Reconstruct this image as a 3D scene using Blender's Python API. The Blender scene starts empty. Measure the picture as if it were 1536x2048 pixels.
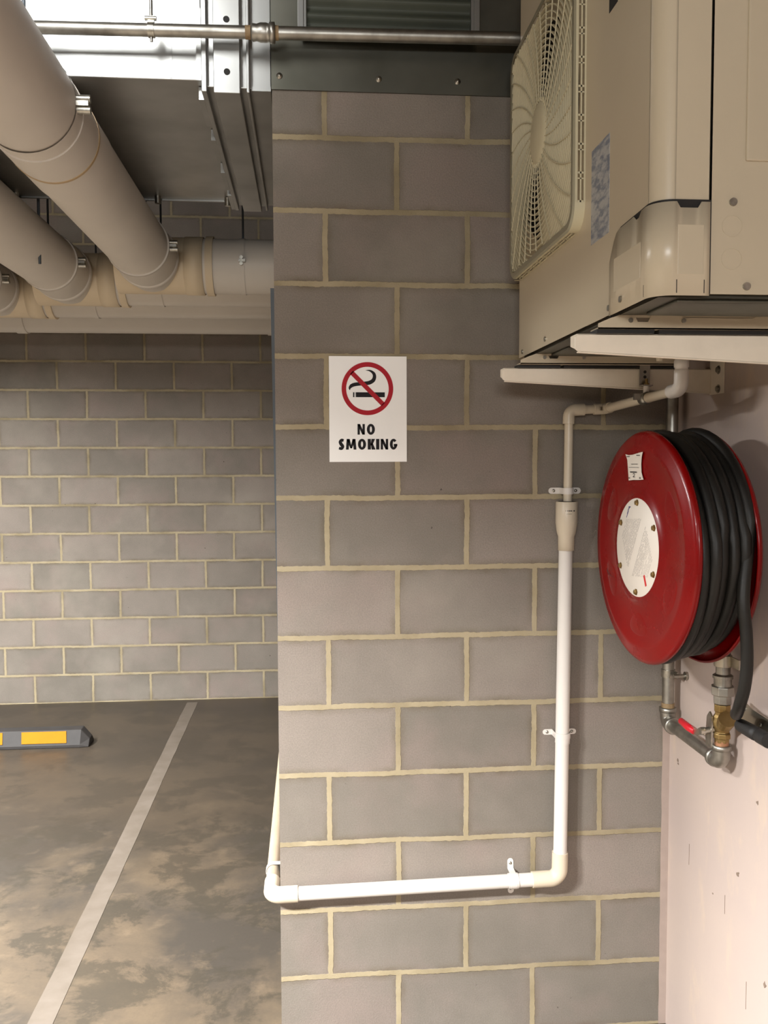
import bpy, math, random
from math import pi, sin, cos, sqrt
from mathutils import Vector, Matrix
random.seed(7)
S = bpy.context.scene
COL = S.collection
V = Vector

# ------------------------------------------------------------------ mesh builder
class MB:
    def __init__(s): s.v = []; s.f = []; s.sm = []
    def add(s, vs, fs, smooth=False):
        o = len(s.v); s.v += [V(p) for p in vs]
        s.f += [tuple(i + o for i in f) for f in fs]; s.sm += [smooth] * len(fs)
        return s
    def box(s, lo, hi, b=0.0):
        x0, y0, z0 = lo; x1, y1, z1 = hi
        if b <= 0:
            vs = [(x, y, z) for x in (x0, x1) for y in (y0, y1) for z in (z0, z1)]
            fs = [(0, 1, 3, 2), (4, 6, 7, 5), (0, 4, 5, 1), (2, 3, 7, 6), (0, 2, 6, 4), (1, 5, 7, 3)]
            return s.add(vs, fs)
        # chamfered box as an 8x3 vertex hull
        vs = []; idx = {}
        for i, x in enumerate((x0, x1)):
            for j, y in enumerate((y0, y1)):
                for k, z in enumerate((z0, z1)):
                    sx = b if i == 0 else -b; sy = b if j == 0 else -b; sz = b if k == 0 else -b
                    idx[i, j, k, 0] = len(vs); vs.append((x, y + sy, z + sz))
                    idx[i, j, k, 1] = len(vs); vs.append((x + sx, y, z + sz))
                    idx[i, j, k, 2] = len(vs); vs.append((x + sx, y + sy, z))
        fs = []
        q = lambda *a: tuple(idx[t] for t in a)
        for i in (0, 1): fs.append(q((i,0,0,0),(i,1,0,0),(i,1,1,0),(i,0,1,0)))
        for j in (0, 1): fs.append(q((0,j,0,1),(1,j,0,1),(1,j,1,1),(0,j,1,1)))
        for k in (0, 1): fs.append(q((0,0,k,2),(1,0,k,2),(1,1,k,2),(0,1,k,2)))
        for i in (0, 1):
            for j in (0, 1): fs.append(q((i,j,0,0),(i,j,0,1),(i,j,1,1),(i,j,1,0)))
            for k in (0, 1): fs.append(q((i,0,k,0),(i,1,k,0),(i,1,k,2),(i,0,k,2)))
        for j in (0, 1):
            for k in (0, 1): fs.append(q((0,j,k,1),(1,j,k,1),(1,j,k,2),(0,j,k,2)))
        for i in (0, 1):
            for j in (0, 1):
                for k in (0, 1): fs.append(q((i,j,k,0),(i,j,k,1),(i,j,k,2)))
        return s.add(vs, fs)
    def tube(s, pts, r, n=24, caps=True, closed=False):
        pts = [V(p) for p in pts]; m = len(pts)
        rs = list(r) if hasattr(r, '__len__') else [r] * m
        T = []
        for i in range(m):
            a = pts[i - 1] if (i > 0 or closed) else pts[i]
            b = pts[(i + 1) % m] if (i < m - 1 or closed) else pts[i]
            d = (b - a)
            if d.length < 1e-9: d = T[-1] if T else V((0, 0, 1))
            T.append(d.normalized())
        up = V((0, 0, 1)) if abs(T[0].z) < .9 else V((1, 0, 0))
        N = (up - T[0] * up.dot(T[0])).normalized()
        vs = []
        for i in range(m):
            N = N - T[i] * N.dot(T[i]); N.normalize(); Bn = T[i].cross(N)
            for k in range(n):
                a = 2 * pi * k / n
                vs.append(pts[i] + (N * cos(a) + Bn * sin(a)) * rs[i])
        fs = []
        for i in range(m if closed else m - 1):
            j = (i + 1) % m
            for k in range(n):
                l = (k + 1) % n
                fs.append((i * n + k, i * n + l, j * n + l, j * n + k))
        s.add(vs, fs, True)
        if caps and not closed:
            s.add(vs[:n], [tuple(range(n))[::-1]]); s.add(vs[-n:], [tuple(range(n))])
        return s
    def cyl(s, p0, p1, r, n=24, caps=True): return s.tube([p0, p1], r, n, caps)
    def lathe(s, prof, o, ax, n=48, smooth=True):
        """prof: (radius, distance along ax)"""
        o = V(o); ax = V(ax).normalized()
        up = V((0, 0, 1)) if abs(ax.z) < .9 else V((1, 0, 0))
        u = ax.cross(up).normalized(); w = ax.cross(u)
        vs = []
        for r, h in prof:
            for k in range(n):
                a = 2 * pi * k / n
                vs.append(o + ax * h + (u * cos(a) + w * sin(a)) * max(r, 1e-5))
        fs = []
        for i in range(len(prof) - 1):
            for k in range(n):
                l = (k + 1) % n
                fs.append((i * n + k, i * n + l, (i + 1) * n + l, (i + 1) * n + k))
        return s.add(vs, fs, smooth)
    def prism(s, poly, o, u, w, d):
        """polygon (a,b) on o + a*u + b*w, thickened by vector d"""
        o, u, w, d = V(o), V(u), V(w), V(d); n = len(poly)
        a = [o + u * p[0] + w * p[1] for p in poly]
        s.add(a + [p + d for p in a],
              [tuple(range(n)), tuple(range(2 * n - 1, n - 1, -1))] +
              [(i, (i + 1) % n, n + (i + 1) % n, n + i) for i in range(n)])
        return s
    def strip(s, L, Rr, d):
        """ribbon between two equally long point lists, thickened by d"""
        d = V(d); n = len(L); a = [V(p) for p in L] + [V(p) for p in Rr]
        vs = a + [p + d for p in a]; m = 2 * n
        fs = []
        for i in range(n - 1):
            fs.append((i, i + 1, n + i + 1, n + i)); fs.append((m + i, m + n + i, m + n + i + 1, m + i + 1))
            fs.append((i, m + i, m + i + 1, i + 1)); fs.append((n + i, n + i + 1, m + n + i + 1, m + n + i))
        fs.append((0, n, m + n, m)); fs.append((n - 1, m + n - 1, m + 2 * n - 1, 2 * n - 1)) if False else fs.append((n - 1, m + n - 1, m + n + n - 1, n + n - 1))
        return s.add(vs, fs)
    def ring(s, ro, ri, o, u, w, d, n=64, a0=0, a1=2 * pi):
        o, u, w = V(o), V(u), V(w)
        A = [a0 + (a1 - a0) * i / n for i in range(n + 1)]
        return s.strip([o + (u * cos(a) + w * sin(a)) * ro for a in A], [o + (u * cos(a) + w * sin(a)) * ri for a in A], d)
    def build(s, name, m, parent=None, bevel=0, **tags):
        import bmesh
        lo = V((min(p.x for p in s.v), min(p.y for p in s.v), min(p.z for p in s.v)))
        hi = V((max(p.x for p in s.v), max(p.y for p in s.v), max(p.z for p in s.v)))
        c = (lo + hi) / 2
        me = bpy.data.meshes.new(name)
        me.from_pydata([p - c for p in s.v], [], s.f)
        me.polygons.foreach_set('use_smooth', s.sm)
        bm = bmesh.new(); bm.from_mesh(me)
        bmesh.ops.recalc_face_normals(bm, faces=bm.faces)
        bm.to_mesh(me); bm.free(); me.update()
        me.materials.append(m)
        o = bpy.data.objects.new(name, me); COL.objects.link(o)
        W[o.name] = c
        if parent is not None:
            o.parent = parent; o.location = c - W[parent.name]
        else: o.location = c
        if bevel:
            b = o.modifiers.new('bevel', 'BEVEL'); b.width = bevel; b.segments = 3; b.limit_method = 'ANGLE'; b.angle_limit = .6
        for k, x in tags.items(): o[k] = x
        return o
W = {}
def thing(name, loc, label, cat, group=None):
    o = bpy.data.objects.new(name, None); COL.objects.link(o); o.location = loc; W[o.name] = V(loc)
    o.empty_display_size = .05
    o['label'] = label; o['category'] = cat
    if group: o['group'] = group
    return o
def bend(p0, c, p1, r, n=10):
    """arc of radius r rounding the corner c of the path p0-c-p1"""
    p0, c, p1 = V(p0), V(c), V(p1)
    a = (p0 - c).normalized(); b = (p1 - c).normalized()
    th = a.angle(b); t = r / math.tan(th / 2); ctr = c + (a + b).normalized() * (r / sin(th / 2))
    s0 = c + a * t - ctr; s1 = c + b * t - ctr
    om = s0.angle(s1)
    return [ctr + (s0 * sin((1 - i / n) * om) + s1 * sin(i / n * om)) / sin(om) for i in range(n + 1)]
def cat_rom(P, k=8):
    P = [V(p) for p in P]; Q = [P[0] * 2 - P[1]] + P + [P[-1] * 2 - P[-2]]; out = []
    for i in range(1, len(Q) - 2):
        a, b, c, d = Q[i - 1:i + 3]
        for j in range(k):
            t = j / k
            out.append(.5 * ((2 * b) + (c - a) * t + (2 * a - 5 * b + 4 * c - d) * t * t + (3 * b - a - 3 * c + d) * t ** 3))
    return out + [P[-1]]

# ------------------------------------------------------------------ materials
def lin(c):
    return tuple(((x / 255) / 12.92 if x / 255 <= .04045 else ((x / 255 + .055) / 1.055) ** 2.4) for x in c) + (1,)
def dk(c, f):
    l = lin(c); return (l[0] * f, l[1] * f * 1.03, l[2] * f * 1.06, 1)
class NT:
    def __init__(s, name):
        s.m = bpy.data.materials.new(name); s.m.use_nodes = True; s.t = s.m.node_tree; s.n = s.t.nodes
        s.b = s.n['Principled BSDF']; s.tc = s.n.new('ShaderNodeTexCoord'); s.geo = s.n.new('ShaderNodeNewGeometry')
        s.P = s.geo.outputs['Position']
    def set(s, sock, val):
        if isinstance(val, bpy.types.NodeSocket): s.t.links.new(val, sock)
        elif val is not None: sock.default_value = val
    def noise(s, scale, detail=4, rough=.55, vec=None, dist=0):
        n = s.n.new('ShaderNodeTexNoise'); s.set(n.inputs['Vector'], vec or s.P)
        n.inputs['Scale'].default_value = scale; n.inputs['Detail'].default_value = detail
        n.inputs['Roughness'].default_value = rough; n.inputs['Distortion'].default_value = dist
        return n.outputs['Fac']
    def ramp(s, fac, a, b, ca=(0, 0, 0, 1), cb=(1, 1, 1, 1)):
        n = s.n.new('ShaderNodeValToRGB'); s.set(n.inputs[0], fac)
        e = n.color_ramp.elements; e[0].position = a; e[1].position = b; e[0].color = ca; e[1].color = cb
        return n.outputs[0]
    def mix(s, f, a, b, mode='MIX'):
        n = s.n.new('ShaderNodeMix'); n.data_type = 'RGBA'; n.blend_type = mode
        s.set(n.inputs[0], f); s.set(n.inputs[6], a); s.set(n.inputs[7], b); return n.outputs[2]
    def math(s, op, a, b=None, c=None):
        n = s.n.new('ShaderNodeMath'); n.operation = op
        s.set(n.inputs[0], a); s.set(n.inputs[1], b)
        if c is not None: s.set(n.inputs[2], c)
        return n.outputs[0]
    def mapping(s, loc=(0, 0, 0), scale=(1, 1, 1), rot=(0, 0, 0), vec=None):
        n = s.n.new('ShaderNodeMapping'); s.set(n.inputs[0], vec or s.P)
        n.inputs[1].default_value = loc; n.inputs[2].default_value = rot; n.inputs[3].default_value = scale
        return n.outputs[0]
    def bump(s, h, strength=.3, dist=.002, normal=None):
        n = s.n.new('ShaderNodeBump'); n.inputs['Strength'].default_value = strength; n.inputs['Distance'].default_value = dist
        s.set(n.inputs['Height'], h)
        if normal: s.set(n.inputs['Normal'], normal)
        s.t.links.new(n.outputs[0], s.b.inputs['Normal']); return n.outputs[0]
    def out(s, col=None, rough=.5, metal=0, spec=.5, coat=0):
        s.set(s.b.inputs['Base Color'], col); s.set(s.b.inputs['Roughness'], rough); s.set(s.b.inputs['Metallic'], metal)
        s.b.inputs['Specular IOR Level'].default_value = spec
        if coat: s.b.inputs['Coat Weight'].default_value = coat; s.b.inputs['Coat Roughness'].default_value = .08
        return s.m
def simple(name, rgb, rough=.5, metal=0, amp=.1, scale=12, bump=0, bs=150, spec=.5, coat=0, rgb2=None, ramp=(.35, .7)):
    t = NT(name); f = t.noise(scale, 5)
    c2 = lin(rgb2) if rgb2 else tuple(x * (1 - amp) for x in lin(rgb)[:3]) + (1,)
    c = t.mix(t.ramp(f, *ramp), lin(rgb), c2)
    if bump: t.bump(t.noise(bs, 3), bump, .001)
    return t.out(c, rough, metal, spec, coat)

def block_mat(name, xoff, axis='X', pale=1.0):
    t = NT(name)
    sp = t.n.new('ShaderNodeSeparateXYZ'); t.set(sp.inputs[0], t.P)
    cb = t.n.new('ShaderNodeCombineXYZ')
    t.set(cb.inputs[0], t.math('ADD', sp.outputs[axis], xoff)); t.set(cb.inputs[1], sp.outputs['Z'])
    base = cb.outputs[0]
    def wob(scale, amt, seed):
        n = t.n.new('ShaderNodeTexNoise'); n.inputs['Scale'].default_value = scale; n.inputs['Detail'].default_value = 3
        t.set(n.inputs['Vector'], t.mapping(loc=(seed, seed, 0)))
        a = t.n.new('ShaderNodeVectorMath'); a.operation = 'SUBTRACT'; t.set(a.inputs[0], n.outputs['Color']); a.inputs[1].default_value = (.5, .5, .5)
        b = t.n.new('ShaderNodeVectorMath'); b.operation = 'SCALE'; t.set(b.inputs[0], a.outputs[0]); b.inputs['Scale'].default_value = amt
        return b.outputs[0]
    def vadd(a, b):
        n = t.n.new('ShaderNodeVectorMath'); n.operation = 'ADD'; t.set(n.inputs[0], a); t.set(n.inputs[1], b); return n.outputs[0]
    vec = vadd(vadd(base, wob(5, .010, 3)), wob(70, .0062, 9))
    def brick(size, smooth, v):
        n = t.n.new('ShaderNodeTexBrick'); t.set(n.inputs['Vector'], v)
        n.inputs['Scale'].default_value = 1; n.inputs['Brick Width'].default_value = .4; n.inputs['Row Height'].default_value = .2
        n.inputs['Mortar Size'].default_value = size; n.inputs['Mortar Smooth'].default_value = smooth
        n.inputs['Color1'].default_value = (0, 0, 0, 1); n.inputs['Color2'].default_value = (1, 1, 1, 1); n.inputs['Bias'].default_value = 0
        return n
    b1 = brick(.0080, .15, vec); b2 = brick(.030, 1, vec); b3 = brick(.0005, 0, base)
    tint = b3.outputs['Color']
    # each block a slightly different grey / pinkish grey, mottled
    f1 = t.mix(.55, tint, t.noise(5, 4)); f1 = t.ramp(f1, .2, .8)
    c = t.mix(f1, dk((140, 131, 119), .70), dk((176, 161, 149), .70))
    pk = t.ramp(t.noise(3.1, 4, vec=t.mapping(loc=(4, 9, 2))), .5, .72)
    c = t.mix(t.math('MULTIPLY', pk, .5), c, dk((178, 154, 144), .70))
    gr = t.ramp(t.noise(260, 2, .7), .3, .75)
    c = t.mix(t.math('MULTIPLY', gr, .42), c, dk((112, 102, 90), .70))
    pale_spot = t.ramp(t.noise(2.3, 5, vec=t.mapping(loc=(1, 5, 7))), .52, .7)
    c = t.mix(t.math('MULTIPLY', pale_spot, .3), c, dk((188, 176, 160), .70))
    # cement smears: olive brown along the joints
    e = t.math('MULTIPLY', b2.outputs['Fac'], t.ramp(t.noise(9, 5, vec=t.mapping(loc=(2, 2, 2))), .35, .75))
    c = t.mix(t.math('MULTIPLY', e, .85), c, dk((112, 96, 68), .70))
    mo = t.mix(t.ramp(t.noise(14, 4), .3, .7), dk((198, 180, 148), .70), dk((184, 166, 132), .70))
    mo = t.mix(t.math('MULTIPLY', t.ramp(t.noise(3.5, 5, vec=t.mapping(loc=(6, 1, 3))), .48, .66), .6), mo, dk((140, 124, 94), .70))
    c = t.mix(b1.outputs['Fac'], c, mo)
    pit = t.ramp(t.noise(38, 2, .5, vec=t.mapping(loc=(3, 1, 1))), .2, .26)
    c = t.mix(t.math('SUBTRACT', 1, pit), c, dk((84, 76, 66), .70))
    h = t.math('MULTIPLY_ADD', b1.outputs['Fac'], .9, t.math('MULTIPLY', t.noise(200, 4, .75), .8))
    t.bump(h, .55, .004)
    return t.out(c, .88, 0, .25)
M = {}
M['block_near'] = block_mat('block_near', 0.0)
M['block_side'] = block_mat('block_side', .05, 'Y')
M['block_back'] = block_mat('block_back', 2.179)
# painted wall: pinkish cream with scuffs
t = NT('painted_wall')
c = t.mix(t.ramp(t.noise(2.2, 5), .35, .7), lin((182, 165, 157)), lin((190, 172, 160)))
c = t.mix(t.math('MULTIPLY', t.ramp(t.noise(7, 6, .7, vec=t.mapping(scale=(1, 1, .35))), .55, .75), .45), c, lin((214, 190, 160)))
t.bump(t.noise(60, 4), .18, .002); M['paint'] = t.out(c, .75, 0, .3)
t = NT('floor_concrete')
big = t.noise(1.35, 7, .62, vec=t.mapping(loc=(3.3, 1.2, 0)), dist=.25)
c = t.mix(t.ramp(big, .40, .60), dk((98, 87, 75), .38), dk((162, 138, 110), .30))
mid = t.ramp(t.noise(3.4, 8, .68, vec=t.mapping(loc=(.4, 5.1, 0)), dist=.3), .50, .56)
c = t.mix(t.math('MULTIPLY', mid, .7), c, dk((92, 82, 66), .34))
pal = t.ramp(t.noise(5.5, 7, .66, vec=t.mapping(loc=(8, 2, 0)), dist=.25), .56, .68)
c = t.mix(t.math('MULTIPLY', pal, .42), c, dk((188, 160, 128), .32))
# the slab towards the back wall is darker and less rough, with an uneven edge
sp = t.n.new('ShaderNodeSeparateXYZ'); t.set(sp.inputs[0], t.P)
band = t.math('ADD', sp.outputs['Y'], t.math('MULTIPLY', t.math('SUBTRACT', t.noise(2.2, 7, .65), .5), 2.4))
band = t.ramp(t.math('MULTIPLY', band, .2), .2, .38)
c = t.mix(t.math('MULTIPLY', band, .72), c, dk((100, 87, 74), .37))
c = t.mix(t.math('MULTIPLY', t.ramp(t.noise(90, 3, .6), .4, .8), .14), c, dk((70, 62, 52), .36))
t.bump(t.noise(30, 5), .12, .002)
M['floor'] = t.out(c, t.mix(band, (.62,) * 3 + (1,), (.42,) * 3 + (1,)), 0, .4)
M['slab'] = simple('slab', (120, 110, 98), .9, amp=.2, bump=.3, bs=40)
M['line'] = simple('line_paint', (106, 96, 86), .6, amp=.1, scale=9, bump=.1, rgb2=(94, 84, 73))
M['sealant'] = simple('joint_sealant', (168, 150, 140), .7, amp=.12, scale=18, bump=.1)
M['sign'] = simple('sign_white', (242, 239, 235), .38, amp=.02)
M['sign_red'] = simple('sign_red', (170, 12, 30), .5, amp=.04, spec=.2)
M['sign_black'] = simple('sign_black', (24, 18, 20), .55, amp=.1, spec=.2)
M['beige'] = simple('beige_enamel', (198, 184, 160), .3, amp=.05, scale=3, bump=.04, bs=400)
M['beige_plastic'] = simple('beige_plastic', (204, 194, 164), .42, amp=.04, scale=4)
M['bracket'] = simple('cream_powder_coat', (238, 226, 208), .42, amp=.07, scale=20)
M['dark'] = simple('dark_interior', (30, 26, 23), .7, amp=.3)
M['rubber'] = simple('black_rubber', (26, 23, 22), .6, amp=.2)
M['pvc'] = simple('white_pvc', (222, 215, 208), .28, amp=.02, scale=6)
M['pvc_cream'] = simple('cream_pvc', (214, 200, 178), .34, amp=.05, scale=9)
M['ink'] = simple('black_ink', (40, 36, 38), .6)
M['bluelabel'] = None
M['fan'] = simple('fan_grey', (70, 64, 58), .5)
t = NT('rating_label')
f = t.noise(95, 3, .6, vec=t.mapping(scale=(1, .35, 1)))
c = t.mix(t.ramp(f, .42, .62), lin((176, 176, 176)), lin((120, 126, 140)))
M['bluelabel'] = t.out(c, .4)
t = NT('red_enamel')
c = t.mix(t.ramp(t.noise(4, 5), .4, .7), dk((196, 2, 4), .34), dk((172, 4, 8), .34))
sc = t.ramp(t.noise(22, 6, .7, vec=t.mapping(scale=(1, 1, .25))), .62, .70)
c = t.mix(t.math('MULTIPLY', sc, .12), c, dk((196, 60, 56), .4))
M['red'] = t.out(c, t.mix(t.noise(9, 4), (.2,) * 3 + (1,), (.36,) * 3 + (1,)), 0, .22, .12)
M['hose'] = simple('hose_rubber', (15, 14, 13), .48, amp=.3, scale=8, spec=.35, rgb2=(30, 27, 23), bump=.1, bs=90)
def metal(name, a, b, r0, r1, scale=8, stretch=(1, 1, 1)):
    t = NT(name); f = t.noise(scale, 3, .5, vec=t.mapping(scale=stretch))
    t.bump(t.noise(scale * 3, 2), .02, .0005)
    return t.out(t.mix(t.ramp(f, .35, .7), lin(a), lin(b)), t.mix(f, (r0,) * 3 + (1,), (r1,) * 3 + (1,)), 1)
M['galv'] = metal('galvanised_pipe', (176, 172, 164), (140, 136, 128), .32, .5, 22)
M['duct'] = metal('galvanised_sheet', (176, 176, 174), (150, 150, 147), .34, .46, 4, (1, 1, .5))
M['ductdark'] = metal('dull_galvanised_sheet', (116, 115, 106), (88, 87, 78), .35, .5, 4)
M['zinc'] = metal('zinc_fastener', (190, 186, 176), (150, 146, 138), .25, .4, 60)
M['brass'] = metal('brass', (168, 144, 98), (146, 120, 76), .32, .5, 30)
M['plate'] = metal('plated_steel', (206, 200, 186), (180, 172, 158), .25, .38, 10)
M['rust'] = simple('rust_band', (150, 126, 92), .7, amp=.3, scale=60, rgb2=(112, 88, 60))
M['greenpanel'] = simple('dull_green_grey_panel', (78, 82, 70), .6, amp=.3, scale=5)
M['pipe'] = simple('grey_pvc', (204, 196, 186), .5, amp=.08, scale=2.5)
M['coupling'] = simple('cream_coupling', (208, 190, 162), .5, amp=.08, scale=4)
M['steelpaint'] = simple('blue_grey_steel', (72, 78, 84), .55, amp=.12, scale=10)
M['yellow'] = simple('yellow_reflective', (164, 106, 0), .6, spec=.12, amp=.08, scale=30)
M['stop'] = simple('worn_black_rubber', (50, 46, 44), .7, amp=.25, scale=14, bump=.2)
M['handle_red'] = simple('red_vinyl_grip', (196, 22, 38), .35)
M['paper'] = simple('paper_label', (222, 212, 200), .5, amp=.05)
M['red_ink'] = simple('red_ink', (200, 40, 40), .5)

# ------------------------------------------------------------------ setting
def structure(o): o['kind'] = 'structure'; return o
structure(MB().box((-5.5, -5.2, -.15), (1.3, 4.2, 0)).build('floor', M['floor']))
structure(MB().box((-5.5, -5.2, 3.62), (1.3, 4.2, 3.8)).build('ceiling', M['slab']))
structure(MB().box((-.144, 0, 0), (1.012, .19, 2.735)).box((-.144, .19, 0), (.046, 3.896, 2.735)).build('wall_front', M['block_near']))
structure(MB().box((-5.5, 3.896, 0), (1.2, 4.1, 3.62)).build('wall_back', M['block_back']))
structure(MB().box((1.012, -5.2, 0), (1.2, 3.896, 3.62)).build('wall_right', M['paint']))
structure(MB().box((-5.7, -5.2, 0), (-5.5, 4.2, 3.62)).build('wall_left', M['slab']))
structure(MB().box((-5.5, -5.4, 0), (1.2, -5.2, 3.62)).build('wall_rear', M['slab']))
# sealed joint where the block wall meets the painted wall
tj = MB()
L = [(.990 + random.uniform(-.0012, .0012), -.0015, z * .05) for z in range(55)]
Rr = [(1.0119, -.0015, z * .05) for z in range(55)]
tj.strip(L, Rr, (0, .004, 0))
structure(tj.build('trim_1', M['sealant']))
# small chips and drill marks on the painted wall
mk = MB()
for (y, z, r) in [(-.063, .831, .006), (-.066, .823, .005), (-.526, .884, .006), (-.434, .664, .007), (-.44, .672, .004), (-.578, .465, .008), (-.3, .55, .003)]:
    pts = [(cos(a) * r * random.uniform(.5, 1.1), sin(a) * r * random.uniform(.4, 1.2)) for a in [i * .7 for i in range(9)]]
    mk.prism(pts, (1.0118, y, z), (0, 1, 0), (0, 0, 1), (-.0008, 0, 0))
for (y, z, l) in [(-.15, .62, .06), (-.37, .58, .05), (-.49, .42, .07)]:
    mk.box((1.0112, y, z - l), (1.012, y + .0012, z))
o = mk.build('wall_chips', simple('bare_plaster', (130, 112, 98), .9), None)
o['label'] = 'small chips and scratches scattered on the painted wall below the hose reel'; o['category'] = 'wall marks'; o['kind'] = 'stuff'

# ------------------------------------------------------------------ floor things
ln = MB()
ys = [-1.2 + i * .12 for i in range(43)]
ys = [y for y in ys if y < 3.82] + [3.82]
ln.strip([(-.917 + random.uniform(-.0015, .0015), y, 0) for y in ys], [(-.840 + random.uniform(-.0015, .0015), y, 0) for y in ys], (0, 0, .0015))
ln.build('parking_line', M['line'], label='pale painted bay line running across the concrete floor to the back wall', category='floor marking')

ws = thing('wheel_stop', (-2.2, 2.94, 0), 'black rubber wheel stop with yellow panels on the floor by the back wall', 'wheel stop')
# cross-section (y,z): wide base, sloped faces
prof = [(2.862, 0), (2.862, .018), (2.905, .098), (2.975, .102), (3.02, .02), (3.02, 0)]
b = MB(); x0, x1 = -3.02, -1.372
vs = []; n = len(prof)
for x, sh, zz in ((x0, 1, 1), (x1 - .05, 1, 1), (x1, .86, .42)):
    for (y, z) in prof: vs.append((x, 2.941 + (y - 2.941) * sh, z * zz))
fs = [tuple(range(n)), tuple(range(2 * n, 3 * n))]
for k in range(2):
    for i in range(n): j = (i + 1) % n; fs.append((k * n + i, k * n + j, (k + 1) * n + j, (k + 1) * n + i))
b.add(vs, fs); b.build('body', M['stop'], ws, bevel=.006)
for (xa, xb) in ((-1.76, -1.50), (-2.13, -1.87), (-2.50, -2.24), (-2.87, -2.61)):
    p = MB(); off = V((0, -.88, .474)).normalized() * .0025
    q = [V((xa, 2.868, .029)), V((xb, 2.868, .029)), V((xb - .008, 2.901, .091)), V((xa - .008, 2.901, .091))]
    q = [a + off * .6 for a in q]
    p.add(q + [a + off for a in q], [(0, 1, 2, 3), (4, 5, 6, 7), (0, 1, 5, 4), (1, 2, 6, 5), (2, 3, 7, 6), (3, 0, 4, 7)])
    p.build('reflective_panel', M['yellow'], ws)

# ------------------------------------------------------------------ blue-grey strip at the pillar edge
b = MB()
vs = []
for z, xo in ((0, -.1455), (1.15, -.1475), (2.205, -.158)):
    for x, y in ((xo, .10), (-.1445, .10), (-.1445, .155), (xo, .155)): vs.append((x, y, z))
fs = [(0, 1, 2, 3), (8, 9, 10, 11)]
for k in (0, 4):
    for i in range(4): j = (i + 1) % 4; fs.append((k + i, k + j, k + 4 + j, k + 4 + i))
b.add(vs, fs).build('corner_strip', M['steelpaint'], label='narrow blue-grey steel strip standing along the left edge of the block pillar', category='steel strip')

# ------------------------------------------------------------------ no smoking sign
sg = thing('no_smoking_sign', (.1165, 0, 1.702), 'white no smoking sign with red ring fixed to the block wall', 'sign')
SX, SZ, SW, SH = .007, 1.7025, .2195, .297
yf = -.0035
MB().box((SX, yf, SZ), (SX + SW, -.0003, SZ + SH)).build('board', M['sign'], sg)
# sign picture coordinates: photo crop pixels (142..1412, 105..1812) -> board
def sp_(px, py): return ((px - 142) / 1270 * SW + SX, yf - .0002, SZ + SH - (py - 105) / 1707 * SH)
kx = SW / 1270; kz = SH / 1707
cx, cy = 768, 627
ringm = MB()
def pt(px, py, d=0): a = sp_(px, py); return V((a[0], a[1] - d, a[2]))
n = 96
A = [2 * pi * i / n for i in range(n + 1)]
ringm.strip([pt(cx + 422 * cos(a), cy + 428 * sin(a), .0002) for a in A], [pt(cx + 348 * cos(a), cy + 352 * sin(a), .0002) for a in A], (0, -.0004, 0))
ringm.strip([pt(484, 392, .0002), pt(1000, 908, .0002)], [pt(536, 340, .0002), pt(1052, 856, .0002)], (0, -.0004, 0))
ringm.build('prohibition_ring', M['sign_red'], sg)
cg = MB()
for x0, x1 in ((578, 1052), (562, 568), (532, 552)): cg.strip([pt(x0, 685), pt(x1, 685)], [pt(x0, 764), pt(x1, 764)], (0, -.0003, 0))
cg.build('cigarette', M['sign_black'], sg)
def stroke(mb, pts, ws_, k=8, d=0):
    P = cat_rom([(p[0], p[1], 0) for p in pts], k); m = len(P)
    ww = []
    for i in range(m):
        u = i / (m - 1) * (len(ws_) - 1); j = min(int(u), len(ws_) - 2); ww.append(ws_[j] + (ws_[j + 1] - ws_[j]) * (u - j))
    Lp, Rp = [], []
    for i in range(m):
        a = P[max(i - 1, 0)]; c = P[min(i + 1, m - 1)]; t_ = (c - a).normalized(); nn = V((-t_.y, t_.x, 0)) * ww[i] / 2
        Lp.append(pt(P[i].x + nn.x, P[i].y + nn.y, d)); Rp.append(pt(P[i].x - nn.x, P[i].y - nn.y, d))
    mb.strip(Lp, Rp, (0, -.0003, 0))
sm = MB()
stroke(sm, [(742, 332), (812, 338), (868, 378), (884, 432), (862, 492), (800, 530), (720, 542), (640, 550), (560, 560), (505, 582), (478, 618), (480, 650)],
       [4, 28, 48, 56, 62, 62, 58, 56, 58, 56, 36, 6])
sm.build('smoke', M['sign_black'], sg)
def poly(mb, pts): mb.prism([(p[0] * kx, -p[1] * kz) for p in pts], sp_(0, 0), (1, 0, 0), (0, 0, 1), (0, -.0003, 0))
lt = MB()
def rect(x0, y0, x1, y1): poly(lt, [(x0, y0), (x1, y0), (x1, y1), (x0, y1)])
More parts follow.
